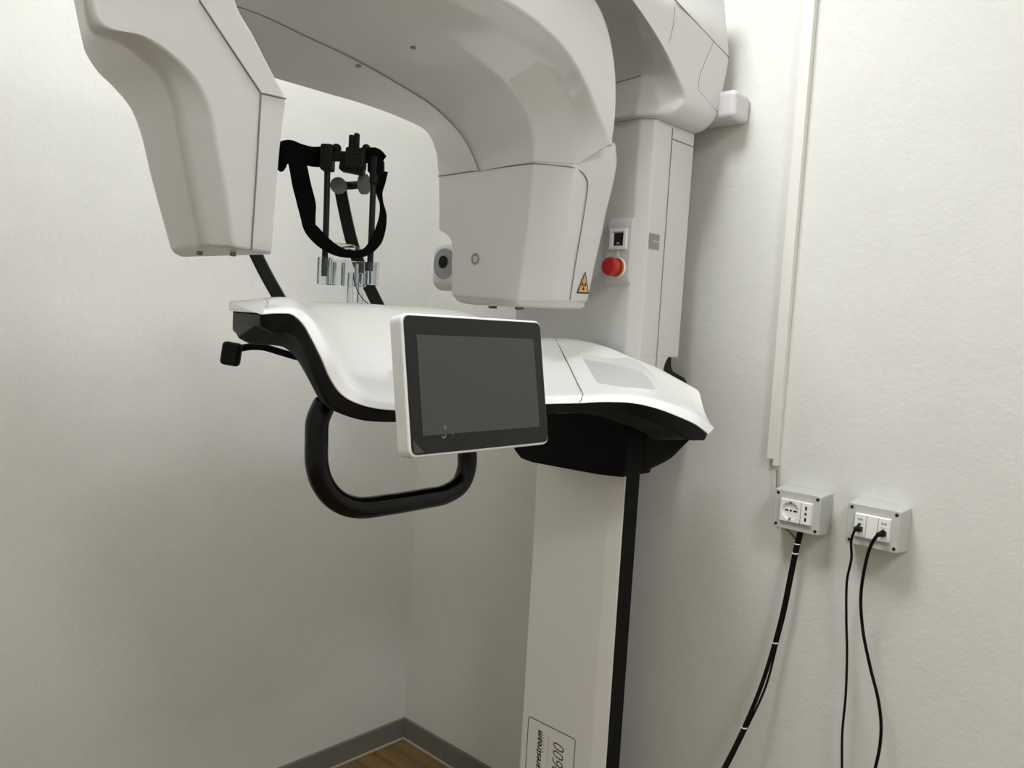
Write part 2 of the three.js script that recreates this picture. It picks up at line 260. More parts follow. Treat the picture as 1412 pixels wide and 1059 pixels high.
// ---------------------------------------------------------------- the room
{
  const wl = structure(mesh('wall_left', bx(-.12, 0, 0, CEIL, -.12, ROOM_Z), wallMat, scene), 'white textured plaster wall behind the scanner');
  const wr = structure(mesh('wall_right', bx(0, ROOM_X, 0, CEIL, -.12, 0), wallMat, scene), 'white textured plaster wall carrying the outlets');
  structure(mesh('wall_back', bx(-.12, ROOM_X + .12, 0, CEIL, ROOM_Z, ROOM_Z + .12), wallMat, scene), 'white plaster wall behind the viewer');
  structure(mesh('wall_side', bx(ROOM_X, ROOM_X + .12, 0, CEIL, -.12, ROOM_Z), wallMat, scene), 'white plaster wall at the right of the viewer');
  structure(mesh('ceiling', bx(-.12, ROOM_X + .12, CEIL, CEIL + .1, -.12, ROOM_Z + .12), ceilMat, scene), 'plain white ceiling');
  // floor: sub floor with planks laid along x
  const floor = structure(mesh('floor', bx(-.12, ROOM_X + .12, -.12, -.012, -.12, ROOM_Z + .12), std(0x3c3122, .9), scene), 'brown wood plank floor');
  const wood = [];
  for (let k = 0; k < 4; k++) {
    const S = 256, g1 = layered(S, [[6, 1], [30, .5]], 50 + k), data = [];
    const g2 = layered(S, [[128, 1], [64, 1]], 80 + k);
    const t = texFrom(S, i => { const x = i % S, y = (i / S) | 0, f = g1[((y) % S) * S + ((x >> 3) % S)], h = g2[y * S + (x >> 4)]; const q = .78 + .3 * f + .25 * (h - .5); const b = [[136, 108, 66], [128, 101, 60], [146, 118, 76], [120, 96, 60]][k]; return b.map(v => Math.min(255, Math.round(v * q))); }, true, 1);
    wood.push(std(0xffffff, .5, { map: t }));
  }
  const pw = .145, pl = .9, geos = {};
  for (let r = 0; r * pw < ROOM_Z; r++) {
    const off = -((r * 0.37) % 1) * pl;
    for (let x = off; x < ROOM_X; x += pl) {
      const x0 = Math.max(.001, x + .0008), x1 = Math.min(ROOM_X - .001, x + pl - .0008), z0 = r * pw + .0008, z1 = Math.min(ROOM_Z - .001, (r + 1) * pw - .0008);
      if (x1 - x0 < .02 || z1 - z0 < .01) continue;
      const w = +(x1 - x0).toFixed(3), d = +(z1 - z0).toFixed(3), key = w + '_' + d;
      const g = geos[key] ??= (() => { const q = new THREE.BoxGeometry(w, .012, d); const u = q.attributes.uv; for (let i = 0; i < u.count; i++) u.setXY(i, u.getX(i) * w / .9, u.getY(i)); return q; })();
      const m = mesh('plank', g, wood[Math.floor(rnd() * 4)], floor); m.position.set((x0 + x1) / 2, -.006, (z0 + z1) / 2);
    }
  }
  // skirting: grey strips butted together, with a pale bead at the floor
  const skirt = (name, parts, bead, label) => { const g = group(name, 0, 0, 0); structure(g, label); parts.forEach(q => mesh('skirting_strip', rbx(...q, .002, 2), skirtMat, g)); mesh('floor_bead', rbx(...bead, .003, 2), beadMat, g, 'pale bead sealing the skirting to the floor'); };
  skirt('baseboard_left', [[0, .011, 0, .07, .0, 1.45], [0, .011, 0, .07, 1.451, ROOM_Z]], [.011, .019, 0, .008, .019, ROOM_Z], 'dark grey skirting along the left wall');
  skirt('baseboard_right', [[.011, .222, 0, .07, 0, .011], [.2235, 1.7, 0, .07, 0, .011], [1.7015, ROOM_X, 0, .07, 0, .011]], [.011, ROOM_X, 0, .008, .011, .019], 'dark grey skirting along the right wall');

  PANELS.forEach((P, i) => {
    const lamp = group('ceiling_panel_light', P.x, CEIL, P.z);
    tag(lamp, P.label, 'ceiling light');
    const hw = P.w / 2, hd = P.d / 2;
    for (const [w, d, x, z] of [[P.w, .02, 0, hd - .01], [P.w, .02, 0, -hd + .01], [.02, P.d - .04, hw - .01, 0], [.02, P.d - .04, -hw + .01, 0]]) mesh('frame', moved(rbox(w, .014, d, .002), x, -.007, z), std(0xf0f0f0, .5), lamp);
    mesh('diffuser', moved(new THREE.BoxGeometry(P.w - .04, .008, P.d - .04), 0, -.006, 0), std(0xffffff, .6, { emissive: lampColor, emissiveIntensity: GLOW }), lamp);
  });
}

// ---------------------------------------------------------------- the scanner
const scanner = group('dental_scanner', 0, 0, 0);
tag(scanner, 'white dental x-ray scanner with rotating gantry, tablet and black chin arm', 'x-ray machine');
const poly = (pts, y) => pts.map(([x, z]) => V(x, y, z));
const seam = (pts, parent, r = .0011) => mesh('panel_seam', polyTube(pts, r), seamMat, parent, 'thin grey gap between covers');
const smoothSeam = (pts, parent, r = .0011) => mesh('panel_seam', tube(pts, r, 80, 6), seamMat, parent, 'thin grey gap between covers');

{ // fixed column
  const col = group('column', 0, 0, 0, scanner);
  const sec = [[.699, .129], [.699, .188], [.711, .2], [.930, .2], [.974, .196], [.974, .185], [.95, .129]];
  const face = [[.702, .15], [.699, .19], [.709, .2], [.938, .2], [.974, .19], [.974, .186], [.95, .15]];
  mesh('front_cover', loft([poly(face, .004), poly(face, 1.30)], { round: .004 }), columnMat, col);
  mesh('side_rail', bx(.72, .9735, .0, 1.37, .129, .187), railMat, col, 'black rail along the side of the column');
  mesh('rear_post', rbx(.72, .83, .0, 1.88, .01, .13, .004), columnMat, col);
  mesh('floor_foot', rbx(.66, 1.0, 0, .02, .0, .5, .006), columnMat, col);
  // printed plate near the foot of the column
  const c = document.createElement('canvas'); c.width = 1024; c.height = 1024 * .195 / .159 | 0;
  const k = c.width / .159, g = c.getContext('2d');   // pixels per metre; x to the right, y down from y=0.4195
  g.fillStyle = '#eeede6'; g.fillRect(0, 0, c.width, c.height);
  g.strokeStyle = '#2c2c2a'; g.lineWidth = .0022 * k; const m = .0012 * k, rr = .008 * k, w = c.width - 2 * m, hh = c.height - 2 * m;
  g.beginPath(); g.moveTo(m + rr, m); g.lineTo(m + w - rr, m); g.quadraticCurveTo(m + w, m, m + w, m + rr); g.lineTo(m + w, m + hh - rr); g.quadraticCurveTo(m + w, m + hh, m + w - rr, m + hh); g.lineTo(m + rr, m + hh); g.quadraticCurveTo(m, m + hh, m, m + hh - rr); g.lineTo(m, m + rr); g.quadraticCurveTo(m, m, m + rr, m); g.stroke();
  const up = (txt, font, col_, x, y, fit, slant, bold = 0) => { g.save(); g.translate(x * k, y * k); g.rotate(-Math.PI / 2); g.transform(1, 0, -slant, 1, 0, 0); g.font = font; g.fillStyle = col_; g.textBaseline = 'alphabetic'; const mw = g.measureText(txt).width; g.scale(fit * k / mw, 1); g.fillText(txt, 0, 0); if (bold) { g.strokeStyle = col_; g.lineWidth = bold * k; g.strokeText(txt, 0, 0); } g.restore(); };
  up('carestream', `bold ${Math.round(.0235 * k)}px sans-serif`, '#151515', .0505, .137, .113, .22, .0011);
  up('D E N T A L', `${Math.round(.0072 * k)}px sans-serif`, '#8b887f', .0585, .078, .05, 0);
  g.fillStyle = '#b19a78'; g.fillRect(.0715 * k, .028 * k, .0013 * k, .13 * k);
  up('CS 9600', `${Math.round(.047 * k)}px sans-serif`, '#2a2a28', .1235, .172, .137, .16);
  const t = new THREE.CanvasTexture(c); t.colorSpace = THREE.SRGBColorSpace;
  const pl = new THREE.PlaneGeometry(.159, .195); 
  mesh('name_plate', moved(pl, .729 + .0795, .4195 - .0975, .2004), std(0xffffff, .5, { map: t }), col, 'printed white plate with black outline and lettering');
}
{ // sliding carriage
  const car = group('carriage', 0, 0, 0, scanner);
  const s = [[.665, .09], [.65, .105], [.65, .255], [.665, .27], [1.004, .27], [1.033, .252], [1.033, .09]];
  mesh('body', loft([poly(s, 1.385), poly(s, 1.9)], { round: .005, bevel: .004 }), shell, car);
  const s2 = [[.665, .15], [.65, .16], [.65, .255], [.665, .27], [1.004, .27], [1.033, .252], [1.033, .15]];
  mesh('lower_cover', loft([poly(s2, 1.27), poly(s2, 1.35), poly(s2.map(([x, z]) => [x, z < .2 ? .142 : z]), 1.372), poly(s2.map(([x, z]) => [x, z < .2 ? .128 : z]), 1.3855)], { round: .004, sub: 3 }), shell, car);
  seam([[1.0338, 1.895, .186], [1.0338, 1.36, .185]], car);
  seam([[1.0338, 1.872, .186], [1.0338, 1.872, .09]], car);
  // black inner slide that shows under the carriage
  const sh = new THREE.Shape([[.16, 1.27], [.16, 1.372], [.13, 1.384], [.121, 1.384], [.118, 1.358], [.108, 1.348], [.058, 1.333], [.045, 1.324], [.045, 1.27]].map(q => new THREE.Vector2(-q[0], q[1])));
  const eg = new THREE.ExtrudeGeometry(sh, { depth: .07, bevelEnabled: false });
  mesh('slide', moved(eg, .962, 0, 0, Math.PI / 2), blackSoft, car, 'black slide under the carriage');
  // control box with socket and emergency stop
  const cb = group('control_box', 0, 0, 0, scanner);
  const pr = [[.27, 1.69], [.278, 1.685], [.284, 1.672], [.284, 1.556], [.278, 1.543], [.27, 1.538]];
  const box = loft([pr.map(([z, y]) => V(.945, y, z - .004)), pr.map(([z, y]) => V(1.004, y, z - .004))], { round: .004, bevel: .003 });
  mesh('housing', box, shell, cb);
  for (const [x0, x1, y0, y1] of [[.952, .998, 1.656, 1.663], [.952, .998, 1.617, 1.624], [.952, .960, 1.624, 1.656], [.990, .998, 1.624, 1.656]]) mesh('socket_frame', rbx(x0, x1, y0, y1, .278, .285, .001), socketWhite, cb);
  mesh('socket_opening', rbx(.962, .986, 1.626, 1.654, .279, .2812, .001), screwBlack, cb, 'black network socket opening');
  mesh('socket_contact', rbx(.971, .977, 1.629, 1.633, .281, .2822, .0005), std(0xb0b0ac, .4), cb);
  mesh('status_line', rbx(.9725, .9765, 1.602, 1.615, .279, .2815, .0005), socketWhite, cb);
  const lath = new THREE.LatheGeometry([[0, 0], [.0235, 0], [.0235, .004], [.021, .006], [.0, .006]].map(q => new THREE.Vector2(...q)), 40);
  mesh('button_collar', moved(lath, .977, 1.577, .28, 0, Math.PI / 2), socketWhite, cb);
  const red = new THREE.LatheGeometry([[0, .006], [.0185, .006], [.0185, .018], [.0205, .02], [.0205, .031], [.0195, .0345], [.015, .0365], [0, .037]].map(q => new THREE.Vector2(...q)), 48);
  mesh('emergency_button', moved(red, .977, 1.577, .28, 0, Math.PI / 2), phy(0xb3180c, .45, { clearcoat: .2 }), cb, 'red emergency stop button');
  const yel = new THREE.LatheGeometry([[.019, .005], [.0215, .005], [.0215, .009], [.019, .009]].map(q => new THREE.Vector2(...q)), 40);
  mesh('button_ring', moved(yel, .977, 1.577, .28, 0, Math.PI / 2), std(0xc07a2a, .5), cb);
  // grey rating label on the side
  const c = document.createElement('canvas'); c.width = 160; c.height = 128; const g = c.getContext('2d'); g.fillStyle = '#8d8e8b'; g.fillRect(0, 0, 160, 128); g.fillStyle = '#c8c8c4'; g.fillRect(60, 56, 100, 9); g.fillStyle = '#7b7c79'; for (let i = 0; i < 9; i++) if (i !== 4) g.fillRect(8, 10 + i * 13, 80 + 50 * ((i * 37 % 10) / 10), 3);
  const t = new THREE.CanvasTexture(c); t.colorSpace = THREE.SRGBColorSpace;
  mesh('rating_label', moved(new THREE.PlaneGeometry(.04, .034), 1.0342, 1.639, .228, Math.PI / 2), std(0xffffff, .5, { map: t }), car, 'small grey printed label');
}
{ // head on top of the column with the overhead boom
  const hd = group('overhead_boom', 0, 0, 0, scanner);
  const st = [
    // front far, front near, chamfer, side front edge, side back, back
    [1.903, [.64, .278], [1.0, .278], [1.034, .258], [1.036, .235], [1.036, .09], [.64, .08]],
    [1.907, [.63, .288], [1.004, .288], [1.046, .264], [1.056, .238], [1.056, .084], [.63, .075]],
    [1.93, [.63, .284], [1.003, .284], [1.043, .262], [1.078, .222], [1.078, .074], [.63, .07]],
    [1.948, [.64, .276], [1.0, .276], [1.034, .262], [1.081, .22], [1.081, .066], [.63, .07]],
    [1.985, [.64, .274], [1.0, .274], [1.03, .266], [1.081, .258], [1.081, .056], [.63, .06]],
    [2.03, [.64, .276], [1.0, .276], [1.03, .272], [1.081, .322], [1.081, .044], [.63, .05]],
    [2.08, [.64, .285], [1.0, .285], [1.03, .3], [1.081, .425], [1.081, .036], [.63, .05]],
    [2.115, [.64, .33], [1.0, .33], [1.03, .36], [1.081, .53], [1.081, .046], [.63, .05]],
    [2.14, [.70, .72], [1.0, .72], [1.02, .73], [1.06, .74], [1.081, .056], [.64, .06]],
    [2.175, [.72, .96], [.96, .96], [.98, .95], [1.0, .93], [1.081, .066], [.65, .07]],
    [2.21, [.74, .97], [.94, .97], [.95, .96], [.96, .94], [1.079, .084], [.66, .085]],
    [2.235, [.76, .95], [.92, .95], [.93, .94], [.94, .92], [1.06, .105], [.69, .105]],
  ].map(([y, ...p]) => poly(p, y));
  mesh('boom_cover', loft(st, { round: [.01, .006, .006, .008, .02, .02], sub: 4 }), shell, hd);
  smoothSeam(D.headseam, hd, .0014); seam(D.headseam2, hd); seam(D.headseam3.map(p => [p[0] + .0006, p[1], p[2]]), hd, .0009);
  seam([[.9, 1.985, .2745], [1.0, 1.993, .2745]], hd, .0009);
  mesh('rotation_hub', moved(new THREE.CylinderGeometry(.13, .14, .06, 48), .85, 2.135, .85), shell, hd);
  // block tying the column to the wall
  mesh('wall_bracket', moved(rbox(.13, .066, .075, .014, 5), 1.056, 1.965, .0376), shell, hd, 'rounded block fixing the scanner to the wall');
}
{ // rotating gantry: arch, tube head, sensor head
  const ga = group('gantry', 0, 0, 0, scanner);
  const A = D.arch.map(r => r.map(toV));
  const far = A[5].map(p => V(.655, p.y, p.z));
  const st = A[0].map((_, i) => [far[i], A[0][i], A[1][i], A[2][i], A[3][i], A[4][i], A[5][i]]);
  mesh('arch', loft(st, { sub: 8, n: 4, round: [.02, .006, .012, .007, .008, .007, .012] }), shellGloss, ga);
  smoothSeam(A[1].slice(1).map(p => p.clone().add(V(0, -.0006, .0006))), ga, .001);
  for (const [x, y, z] of [[.7858, 1.8965, .8617], [.886, 1.9235, .8156]]) { const s = mesh('arch_screw', moved(new THREE.CylinderGeometry(.005, .005, .006, 16), x, y, z), seamMat, ga); }
  const th = D.tube.map(s => { const [a, b, c, d] = s.map(toV); return [V(a.x - (a.x > .7 ? .0 : 0), a.y, d.z + .02), a, b, c, d, V(d.x - .03, d.y, d.z - .02), V(a.x + .03, a.y, d.z - .02)]; });
  mesh('tube_head', loft(th, { sub: 4, n: 3, round: [.01, .004, .006, .008, .012, .01, .01], bevel: .007 }), shellGloss, ga);
  // curved underside tray with two feet
  smoothSeam(D.tubeseam.slice(0, 3), ga); smoothSeam(D.tubeseam.slice(2), ga);
  for (const x of [.80, .88]) mesh('foot_screw', moved(new THREE.CylinderGeometry(.010, .009, .006, 20), x, 1.4725, .49), padGrey, ga);
  {
    const e = th[th.length - 1], c = e.reduce((s, p) => s.add(p), V(0, 0, 0)).multiplyScalar(1 / e.length);
    const ring = (s, y) => e.map(p => V(c.x + (p.x - c.x) * s, y, c.z + (p.z - c.z) * s));
    mesh('bottom_pan', loft([ring(.95, 1.492), ring(.95, 1.484), ring(.88, 1.478), ring(.7, 1.4745)], { straight: true, round: .008, n: 3 }), shellGloss, ga);
  }
  // positioning-light pod beside the tube head
  mesh('light_pod', moved(rbox(.124, .106, .085, .026, 6), .686, 1.558, .4865), shellGloss, ga);
  mesh('pod_neck', moved(rbox(.06, .17, .1, .024, 5), .70, 1.57, .46), shellGloss, ga);
  mesh('pod_lens_ring', moved(new THREE.CylinderGeometry(.0345, .0345, .004, 56), .6765, 1.5645, .5285, 0, Math.PI / 2), std(0x9a9b9b, .5), ga, 'grey ring around the lens');
  mesh('pod_lens', moved(new THREE.CylinderGeometry(.0140, .0140, .003, 40), .6755, 1.5685, .5312, 0, Math.PI / 2), phy(0x020204, .5, { specularIntensity: .3 }), ga, 'black lens');
  const ring = new THREE.RingGeometry(.0065, .0125, 40);
  mesh('beam_mark_ring', moved(ring, .7993, 1.5722, .5506), std(0x8f8c86, .5), ga, 'grey ring mark');
  mesh('beam_mark', moved(new THREE.CircleGeometry(.0014, 16), .7993, 1.5722, .5507), std(0x8f8c86, .5), ga);
  { // warning triangle
    const S = 256, c = document.createElement('canvas'); c.width = c.height = S; const g = c.getContext('2d');
    g.fillStyle = '#17120d'; g.fillRect(0, 0, S, S); g.fillStyle = '#d9a35f'; g.beginPath(); g.moveTo(S / 2, 30); g.lineTo(S - 26, S - 15); g.lineTo(26, S - 15); g.closePath(); g.fill();
    g.fillStyle = '#17120d'; const cx = S / 2, cy = S * .66; for (let k = 0; k < 3; k++) { const a = Math.PI / 2 + k * 2 * Math.PI / 3; g.beginPath(); g.moveTo(cx, cy); g.arc(cx, cy, 50, a - .5, a + .5); g.closePath(); g.fill(); }
    g.fillStyle = '#d9a35f'; g.beginPath(); g.arc(cx, cy, 15, 0, 7); g.fill(); g.fillStyle = '#17120d'; g.beginPath(); g.arc(cx, cy, 10, 0, 7); g.fill();
    const t = new THREE.CanvasTexture(c); t.colorSpace = THREE.SRGBColorSpace;
    const tri = D.tri.map(p => toV(p).add(V(.0012, 0, 0))), bg = new THREE.BufferGeometry();
    bg.setAttribute('position', new THREE.Float32BufferAttribute([tri[1], tri[2], tri[0]].flatMap(p => [p.x, p.y, p.z]), 3));
    bg.setAttribute('uv', new THREE.Float32BufferAttribute([0, 0, 1, 0, .5, 1], 2)); bg.computeVertexNormals();
    mesh('warning_sticker', bg, std(0xffffff, .5, { map: t }), ga, 'orange radiation warning triangle');
  }
  // sensor head
  const N = D.sN.map(toV), C = D.sC.map(toV), R = D.sR.map(toV), L = D.sL.map(toV);
  const sst = N.map((n, i) => [V(.74, n.y, n.z), n, C[i], R[i], L[i], V(.74, L[i].y, L[i].z - .04)]);
  sst.push([V(.7, 2.0, 1.25), V(1.035, 2.0, 1.25), V(1.035, 2.0, 1.415), V(1.02, 2.0, 1.42), V(.74, 2.0, 1.36), V(.7, 2.0, 1.33)]);
  sst.push([V(.7, 2.105, 1.2), V(1.035, 2.105, 1.2), V(1.03, 2.105, 1.38), V(1.0, 2.105, 1.385), V(.74, 2.105, 1.34), V(.7, 2.105, 1.31)]);
  mesh('sensor_head', loft(sst, { sub: 6, n: 4, round: [.01, .005, .005, .016, .02, .01], bevel: .005 }), shell, ga);
  seam(D.sseam.slice(0, 3), ga); smoothSeam(D.sseam.slice(2), ga); seam(D.sseam2, ga);
  for (const [x, z] of [[.93, 1.222], [.985, 1.2]]) mesh('foot_screw', moved(new THREE.CylinderGeometry(.0045, .004, .006, 16), x, 1.5145, z), seamMat, ga);
}
{ // chin arm
  const ar = group('chin_arm', 0, 0, 0, scanner);
  const F = D.armF.map(toV), K = D.armK.map(toV), B = D.armB.map(toV), G = D.armG.map(toV), n = F.length;
  const farX = [.80, .75, .73, .72, .72, .72, .72, .72, .72, .72, .72, .74, .75, .78, .86, .99, 1.045, 1.06, 1.08];
  const farBottom = i => i <= 9 ? 1.415 : i === 10 ? 1.38 : i === 11 ? 1.32 : 0;   // the far side of the arm is much shallower
  const sec = i => {
    const b = B[i], k = K[i], f = F[i], fx = Math.min(farX[i], b.x - .015);
    const m1 = b.clone().lerp(k, .3); m1.y -= (b.y - k.y) * .17; const m2 = b.clone().lerp(k, .66); m2.y -= (b.y - k.y) * .2;
    const back = V(b.x - .02, b.y + .002, b.z), fb = farBottom(i);
    return [V(fx, Math.max(f.y, fb) + .002, b.z), V(fx, b.y - .006, b.z), back, b, m1, m2, k, f, V(f.x - .02, f.y + .002, f.z - .003)];
  };
  const rds = [.004, .01, .01, .014, .04, .04, .008, .003, .002];
  const left = [], right = [];
  for (let i = 0; i <= 12; i++) left.push(sec(i));
  for (let i = 12; i < n; i++) right.push(sec(i));
  // hairline joint between the two covers
  right[0] = right[0].map((p, j) => p.clone().lerp(right[1][j], .028));
  mesh('front_cover', loft(left, { sub: 5, n: 4, round: rds, bevel: .004 }), armWhite, ar);
  const rg = loft(right, { sub: 5, n: 4, round: rds, bevel: .003 });
  // shallow recess in the rear cover
  const q = D.tray.map(toV), c = q.reduce((s, p) => s.add(p), V(0, 0, 0)).multiplyScalar(1 / q.length);
  const nn = q[2].clone().sub(q[7]).cross(q[4].clone().sub(q[0])).normalize(); if (nn.y < 0) nn.negate();
  const cut = loft([q.map(p => c.clone().lerp(p, .93).addScaledVector(nn, -.0125)), q.map(p => c.clone().lerp(p, .99).addScaledVector(nn, -.003)), q.map(p => c.clone().lerp(p, 1.12).addScaledVector(nn, .03))], { round: .004, n: 2, straight: true });
  const a = new Brush(rg, armWhite), b = new Brush(cut, armWhite); a.updateMatrixWorld(); b.updateMatrixWorld();
  const ev = new Evaluator(); ev.useGroups = false;
  const rear = mesh('rear_cover', TRAY ? ev.evaluate(a, b, SUBTRACTION).geometry : rg, armWhite, ar);
  const pad = loft([-.0129, -.0112].map(d => q.map(p => c.clone().lerp(p, .91).addScaledVector(nn, d))), { round: .004, n: 2, straight: true });
  mesh('tray_pad', pad, std(0xc6c7c3, .75), ar, 'light grey matt pad in the recess');
  mesh('panel_seam', polyTube(D.armseam, .0011), seamMat, ar, 'thin grey gap between covers');
  // black lower rim and hull
  const hull = i => {
    const f = F[i], g = G[i], fx = Math.min(farX[i], B[i].x - .015) + .015, fb = farBottom(i);
    const low = i < 4 ? Math.max(g.y - .022, 1.384) : i <= 11 ? Math.max(g.y + .004, Math.min(1.384, g.y + .05)) : g.y - .012;
    return [V(fx, Math.max(f.y, fb) - .001, B[i].z), V(f.x - .003, f.y - .0005, f.z), V(g.x, g.y, g.z), V(Math.max(fx + .006, g.x - .022), g.y + .001, g.z - .002), V(Math.max(fx + .003, g.x - .09), low, g.z - .012), V(fx, Math.max(g.y - .006, fb - .03), B[i].z)];
  };
  mesh('lower_rim', loft(F.map((_, i) => hull(i)), { sub: 5, n: 3, round: [.003, .003, .006, .003, .01, .01], bevel: .005 }), blackSoft, ar, 'black rim under the white cover');
  // black bracket holding the arm to the column
  const o = [[.738, 1.27], [.738, 1.15], [.745, 1.133], [.765, 1.1185], [.80, 1.1145], [.9, 1.1165], [1.0, 1.119], [1.058, 1.124], [1.064, 1.14], [1.064, 1.27]];
  const sh = new THREE.Shape(o.map(p => new THREE.Vector2(...p)));
  mesh('bracket', moved(new THREE.ExtrudeGeometry(sh, { depth: .10, bevelEnabled: true, bevelSize: .004, bevelThickness: .006, bevelSegments: 3 }), 0, .002, .224), blackDeep, ar, 'deep black bracket clamped round the column');
  const w = y => y;
  const wing = [[1.035, 1.27], [1.035, 1.125], [1.055, 1.126]];
  mesh('bracket_wing', loft([
    [V(1.0, 1.12, .255), V(1.058, 1.121, .255), V(1.058, 1.121, .262), V(1.058, 1.25, .262), V(1.0, 1.25, .255)],
    [V(1.0, 1.155, .19), V(1.1, 1.158, .20), V(1.115, 1.18, .205), V(1.13, 1.24, .22), V(1.0, 1.25, .19)],
    [V(1.02, 1.195, .17), V(1.135, 1.203, .195), V(1.145, 1.208, .197), V(1.15, 1.235, .205), V(1.02, 1.25, .17)]], { sub: 4, round: .006, bevel: .004 }), blackSoft, ar, 'black wing of the bracket under the arm end');
  // grab handle
  mesh('grab_handle', capped(D.handle.map(toV), .0185, 140, 20), blackGloss, ar, 'glossy black bent grab handle');
}
{ // tablet on the arm
  const tb = group('tablet', 1.1673, 1.3441, .8758, scanner);
  const ang = Math.atan2(.0353, .2004);
  const inner = new THREE.Matrix4().makeRotationY(Math.PI / 2).multiply(new THREE.Matrix4().makeRotationX(-ang));
  const put = (name, g, m, label) => mesh(name, g.applyMatrix4(inner), m, tb, label);
  const rr = (w, h, r) => { const s = new THREE.Shape(), x = -w / 2, y = -h / 2; s.moveTo(x + r, y); s.lineTo(x + w - r, y); s.quadraticCurveTo(x + w, y, x + w, y + r); s.lineTo(x + w, y + h - r); s.quadraticCurveTo(x + w, y + h, x + w - r, y + h); s.lineTo(x + r, y + h); s.quadraticCurveTo(x, y + h, x, y + h - r); s.lineTo(x, y + r); s.quadraticCurveTo(x, y, x + r, y); return s; };
  const W = .2975, H = .2035;
  put('frame', moved(new THREE.ExtrudeGeometry(rr(W, H, .012), { depth: .02, bevelEnabled: true, bevelSize: .003, bevelThickness: .004, bevelSegments: 4, curveSegments: 10 }), 0, 0, -.025), armWhite, 'white tablet frame');
  const glass = put('glass', moved(new THREE.ExtrudeGeometry(rr(W - .003, H - .003, .011), { depth: .002, bevelEnabled: true, bevelSize: .0006, bevelThickness: .0008, bevelSegments: 2, curveSegments: 10 }), 0, 0, -.002), phy(0x0d0d0d, .25, { specularIntensity: .8 }), 'dark glass front with black border');
  put('screen', moved(new THREE.BoxGeometry(.2545, .147, .0008), .0005, -.0005, .001), phy(0x414341, .3, { specularIntensity: .8 }), 'dark grey switched-off display');
  put('film_mark', moved(new THREE.CircleGeometry(.0032, 20), -.083, -.064, .0017), std(0x6d6d6b, .7));
  put('film_mark', moved(new THREE.TorusGeometry(.004, .0012, 6, 16, 3.6), -.087, -.0755, .0012, 0, 0, 3.3), std(0x6d6d6b, .7));
  put('film_mark', moved(new THREE.TorusGeometry(.005, .0009, 6, 16, 1.3), -.064, -.073, .0012, 0, 0, 2.6), std(0x6d6d6b, .7));
  put('film_corner', moved(new THREE.ShapeGeometry(new THREE.Shape([[-.1455, -.098], [-.126, -.098], [-.1455, -.079]].map(q => new THREE.Vector2(...q)))), 0, 0, .0013), std(0x3a3a39, .5), 'peeling corner of the protective film');
  const fl = (w0, w1, h0, h1, d) => [V(w0, h0, d), V(w1, h0, d), V(w1, h1, d), V(w0, h1, d)];
  put('mount', loft([fl(-.045, .09, -.07, .06, -.026), fl(-.045, .09, -.06, .062, -.05), fl(-.05, .095, -.04, .065, -.09), fl(-.05, .10, -.02, .07, -.14)], { sub: 4, round: .04, n: 6 }), armWhite, 'white neck joining the tablet to the arm');
}
